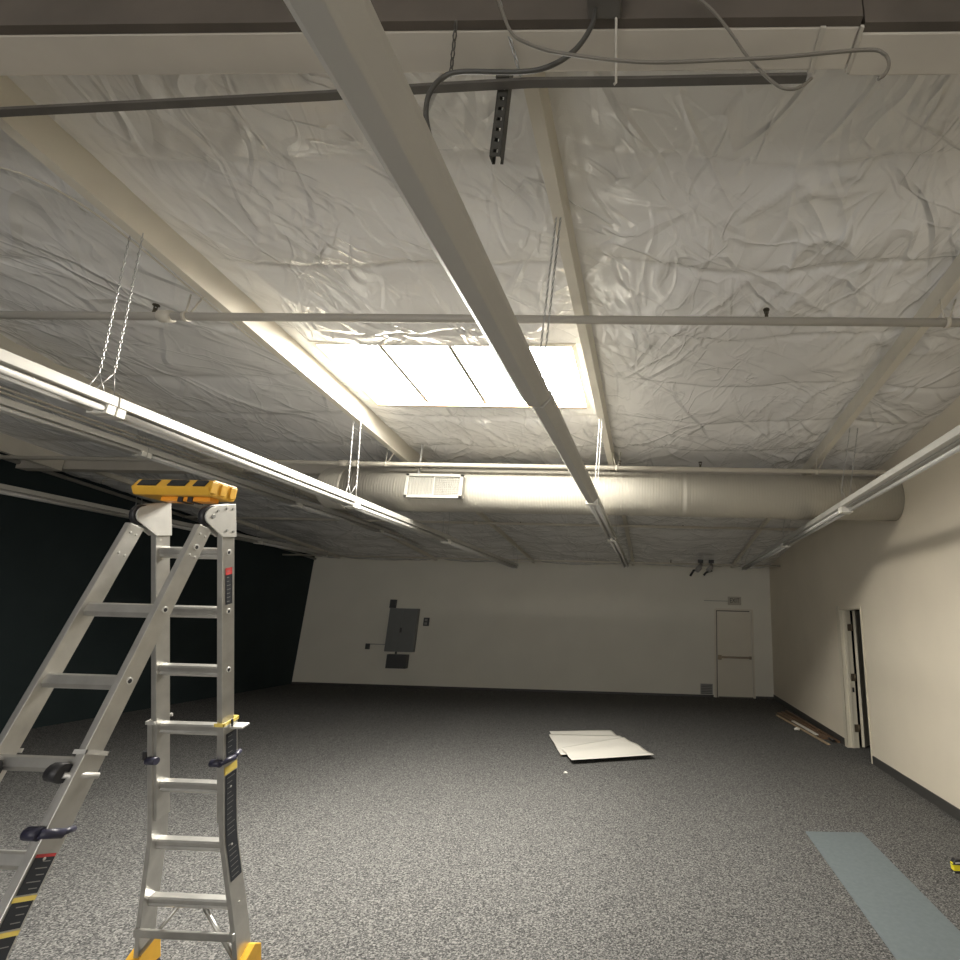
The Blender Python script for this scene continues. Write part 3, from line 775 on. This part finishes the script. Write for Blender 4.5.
PL = [((2.52, 11.75), (2.745, 9.12), .045, .016, 'woodl', 'pale edged plank lying furthest out from the right wall', 0),
      ((2.615, 12.05), (2.815, 9.55), .075, .02, 'wood', 'brown plank second out from the right wall, under the white strip', 0),
      ((2.655, 11.0), (2.745, 9.75), .055, .016, 'paper', 'short white strip lying on top of the brown planks', .021),
      ((2.73, 12.2), (2.89, 9.45), .060, .02, 'wood', 'brown plank lying between the white strip and right wall', 0),
      ((2.84, 12.3), (2.955, 9.30), .05, .03, 'wood', 'brown plank lying closest along the base of right wall', 0)]
for (x0, y0), (x1, y1), wd, th, mt, lb, zz in PL:
    c = Vector(((x0+x1)/2, (y0+y1)/2, zz+th/2+.001)); u = Vector((x1-x0, y1-y0, 0)); L = u.length
    o = MB().obox(c, (u, (-u.y, u.x, 0), (0,0,1)), (L/2, wd/2, th/2)).build('wood_plank', mt, loc=(c.x, c.y, 0), bevel=.002); tag(o, lb, 'plank', 'planks stacked along the right wall')
o = MB().obox((2.865, 9.36, .04), ((.1,-1,0),(1,.1,0),(0,0,1)), (.09, .025, .012)).build('pry_bar', 'blackp', loc=(2.865, 9.36, .03), bevel=.006); tag(o, 'small black tool lying on the near end of the wall planks', 'tool')
def crumb(x, y, r, label):
    m = MB(); m.tube([(x-r, y, r*.6), (x, y+r*.2, r*.8), (x+r, y, r*.5)], [r*.4, r*.6, r*.45], 7); tag(m.build('paper_scrap', 'paper', loc=(x, y, 0)), label, 'scrap')
crumb(2.53, 10.2, .045, 'small white scrap on carpet beside the brown planks')
crumb(-1.04, 7.02, .022, 'tiny white scrap on carpet in front of the white sheets')

# ------------------------------------------------------------------ back wall things
yb = YB
t = thing('electrical_panel', (-6.57, yb, 1.4), 'large grey electrical panel mounted on the back wall', 'electrical panel')
MB().box((-6.95, yb-.14, .865), (-6.20, yb-.001, 1.95)).build('cabinet', 'panel', t, bevel=.006)
d = MB().box((-6.92, yb-.152, .90), (-6.585, yb-.139, 1.92)); d.box((-6.565, yb-.152, .90), (-6.23, yb-.139, 1.92)); dd = d.build('door', 'panel', t, bevel=.003)
MB().box((-6.60, yb-.17, 1.34), (-6.55, yb-.15, 1.46)).build('latch', 'dgrey', dd)
o = MB().box((-6.85, yb-.16, .46), (-6.33, yb-.001, .80)).box((-6.70, yb-.06, .79), (-6.66, yb-.01, .862)).build('transformer_box', 'dgrey', loc=(-6.6, yb, .63), bevel=.008); tag(o, 'dark square box fixed below the grey electrical panel', 'box')
o = MB().box((-7.00, yb-.09, 1.955), (-6.85, yb-.001, 2.17)).build('switch_box', 'dgrey', loc=(-6.95, yb, 2.05), bevel=.006); tag(o, 'small dark box above top left corner of electrical panel', 'box')
t = thing('wall_switch', (-5.99, yb, 1.62), 'small dark double switch box right of the electrical panel', 'switch')
MB().box((-6.06, yb-.05, 1.52), (-5.92, yb-.001, 1.73)).build('plate', 'dgrey', t, bevel=.006)
MB().box((-6.025, yb-.06, 1.64), (-5.955, yb-.049, 1.70)).box((-6.025, yb-.06, 1.55), (-5.955, yb-.049, 1.61)).build('rocker', 'mgrey', t)
t = thing('wall_outlet', (-7.45, yb, .97), 'small dark outlet on back wall left of the electrical panel', 'outlet')
MB().box((-7.51, yb-.04, .90), (-7.40, yb-.001, 1.04)).build('plate', 'dgrey', t, bevel=.005)
MB().tube([(-7.40, yb-.015, 1.03), (-6.96, yb-.015, 1.03)], .010, 6).build('conduit', 'mgrey', t)

# exit door
d1 = MB(); d1.box((1.60, yb-.03, .012), (2.47, yb-.001, 2.09))
d1 = d1.build('door_1', 'door', loc=(2.03, yb, 0), kind='structure')
m = MB(); m.box((1.53, yb-.045, 0), (1.575, yb-.001, 2.15)); m.box((2.49, yb-.045, 0), (2.535, yb-.001, 2.15)); m.box((1.575, yb-.045, 2.115), (2.49, yb-.001, 2.16)); m.build('door_frame', 'door', d1)
m = MB(); m.box((1.575, yb-.034, 0), (1.602, yb-.001, 2.115)); m.box((1.575, yb-.034, 2.088), (2.44, yb-.001, 2.117)); m.build('seal', 'dkline', d1)
m = MB(); m.box((1.62, yb-.10, .935), (2.45, yb-.065, .985)); m.box((1.61, yb-.11, .90), (1.70, yb-.03, 1.01)); m.box((2.40, yb-.09, .92), (2.46, yb-.03, .995)); m.build('panic_bar', 'hinge', d1, bevel=.006)
m = MB(); m.box((1.62, yb-.036, .0), (2.48, yb-.001, .025)); m.build('door_sweep', 'dkline', d1)
# exit sign
t = thing('exit_sign', (2.05, yb, 2.36), 'pale exit sign on the back wall above the door', 'sign')
MB().box((1.89, yb-.05, 2.255), (2.23, yb-.001, 2.465)).build('sign_box', 'signm', t, bevel=.006)
cu = bpy.data.curves.new('txt', 'FONT'); cu.body = 'EXIT'; cu.size = .16; cu.extrude = .002; cu.align_x = 'CENTER'; cu.align_y = 'CENTER'
to = bpy.data.objects.new('txt', cu); COL.objects.link(to); bpy.context.view_layer.update()
tm = bpy.data.meshes.new_from_object(to); bpy.data.objects.remove(to)
tm.transform(Matrix.Translation((.01, -.053, .003)) @ Matrix.Rotation(PI/2, 4, 'X') @ Matrix.Scale(.78, 4, (1, 0, 0)))
tm.materials.clear(); tm.materials.append(M['dgrey'])
to = bpy.data.objects.new('lettering', tm); COL.objects.link(to); to.parent = t
MB().tube([(1.27, yb-.012, 2.35), (1.90, yb-.012, 2.35)], .008, 6).build('conduit', 'mgrey', t)
t = thing('wall_vent', (1.32, yb, .19), 'small square wall vent low beside the back door', 'vent')
MB().box((1.17, yb-.025, .06), (1.48, yb-.001, .31)).build('vent_frame', 'mgrey', t, bevel=.004)
m = MB()
for k in range(6): m.obox((1.325, yb-.028, .09+.038*k), ((1,0,0),(0,1,.8),(0,-.8,1)), (.135, .012, .002))
m.build('vent_blades', 'dgrey', t)
t = thing('twin_head_fitting', (1.15, 13.0, 3.1), 'twin-headed grey fitting clamped to pipe near back door', 'fitting')
MB().box((1.02, 12.955, 3.19), (1.14, 13.045, 3.27)).box((1.28, 12.955, 3.19), (1.40, 13.045, 3.27)).build('clamp', 'blackp', t, bevel=.006)
for hx in (1.08, 1.34):
    h = MB(); h.tube([(hx, 12.96, 3.13), (hx-.03, 12.86, 3.07), (hx-.10, 12.78, 2.99)], [.05, .065, .06], 14); h.tube([(hx, 13.0, 3.19), (hx, 12.96, 3.10)], .018, 8); h.build('head', 'mgrey', t)
MB().tube([(1.05, 12.85, 3.02), (.90, 12.84, 2.99), (.82, 12.84, 2.86)], .028, 10).tube([(1.34, 12.82, 3.0), (1.20, 12.82, 2.95), (1.14, 12.82, 2.88)], .025, 10).build('arm', 'blackp', t)

# ------------------------------------------------------------------ right doorway (door_2)
fr = MB()
fr.box((XR-.014, DY1-.012, 0), (XR+.17, DY1+.0, DZ)); fr.box((XR-.016, DY1-.012, 0), (XR-.001, DY1+.10, DZ+.05))
fr.box((XR-.014, DY0, 0), (XR+.17, DY0+.012, DZ)); fr.box((XR-.016, DY0-.02, 0), (XR-.001, DY0+.012, DZ+.02)); fr.box((XR-.014, DY0+.012, DZ-.012), (XR+.17, DY1-.012, DZ))
fr.box((XR+.05, DY1-.030, 0), (XR+.10, DY1-.011, DZ-.012))
d2 = fr.build('door_2', 'frame', loc=(XR, 8.5, 0), kind='structure', bevel=.003)
L = MB(); u = Vector((.62, .78, 0)).normalized(); c0 = Vector((XR+.225, DY1-.02, 1.03))
L.obox(c0 + u*.45, (u, (-u.y, u.x, 0), (0, 0, 1)), (.45, .022, 1.015)); lf = L.build('door_leaf', 'frame', d2, bevel=.002)
for hz in (.28, 1.02, 1.78):
    h = MB(); h.tube([(XR+.178, DY1-.022, hz-.055), (XR+.178, DY1-.022, hz+.055)], .012, 10); h.box((XR+.115, DY1-.018, hz-.055), (XR+.178, DY1-.011, hz+.055)); h.build('hinge', 'hinge', d2)
m = MB(); m.box((XR+.120, DY1-.017, .8), (XR+.15, DY1-.011, .87)); m.build('strike_plate', 'blackp', d2)

# ------------------------------------------------------------------ world, camera
wd = bpy.data.worlds.new('world'); sc.world = wd; wd.use_nodes = True
wd.node_tree.nodes['Background'].inputs['Color'].default_value = (.55, .62, .7, 1)
wd.node_tree.nodes['Background'].inputs['Strength'].default_value = .3

cam = bpy.data.cameras.new('camera'); cam.sensor_fit = 'HORIZONTAL'; cam.sensor_width = 36
F_PX = 530.; cam.lens = F_PX/960*36; cam.shift_x = (480-640)/960; cam.shift_y = 0; cam.clip_start = .02
vy = Vector((15., 141., F_PX)).normalized(); a = .018; b = -(vy.x+vy.y*a)/vy.z
vx = Vector((1, a, b)).normalized(); vz = vx.cross(vy)
Rm = Matrix((vx, vy, vz))                       # world = Rm @ (right, down, forward)
r_, dn, fw = Rm.col[0], Rm.col[1], Rm.col[2]
mw = Matrix(((r_[0], -dn[0], -fw[0], 0), (r_[1], -dn[1], -fw[1], 0), (r_[2], -dn[2], -fw[2], 1.8), (0, 0, 0, 1)))
co = bpy.data.objects.new('camera', cam); COL.objects.link(co); co.matrix_world = mw
sc.camera = co
for ob in bpy.data.objects:
    if '_w' in ob: del ob['_w']
sc.view_settings.view_transform = 'Standard'; sc.view_settings.look = 'None'
sc.view_settings.gamma = 1; sc.view_settings.use_curve_mapping = False
sc.view_settings.exposure = 1.08
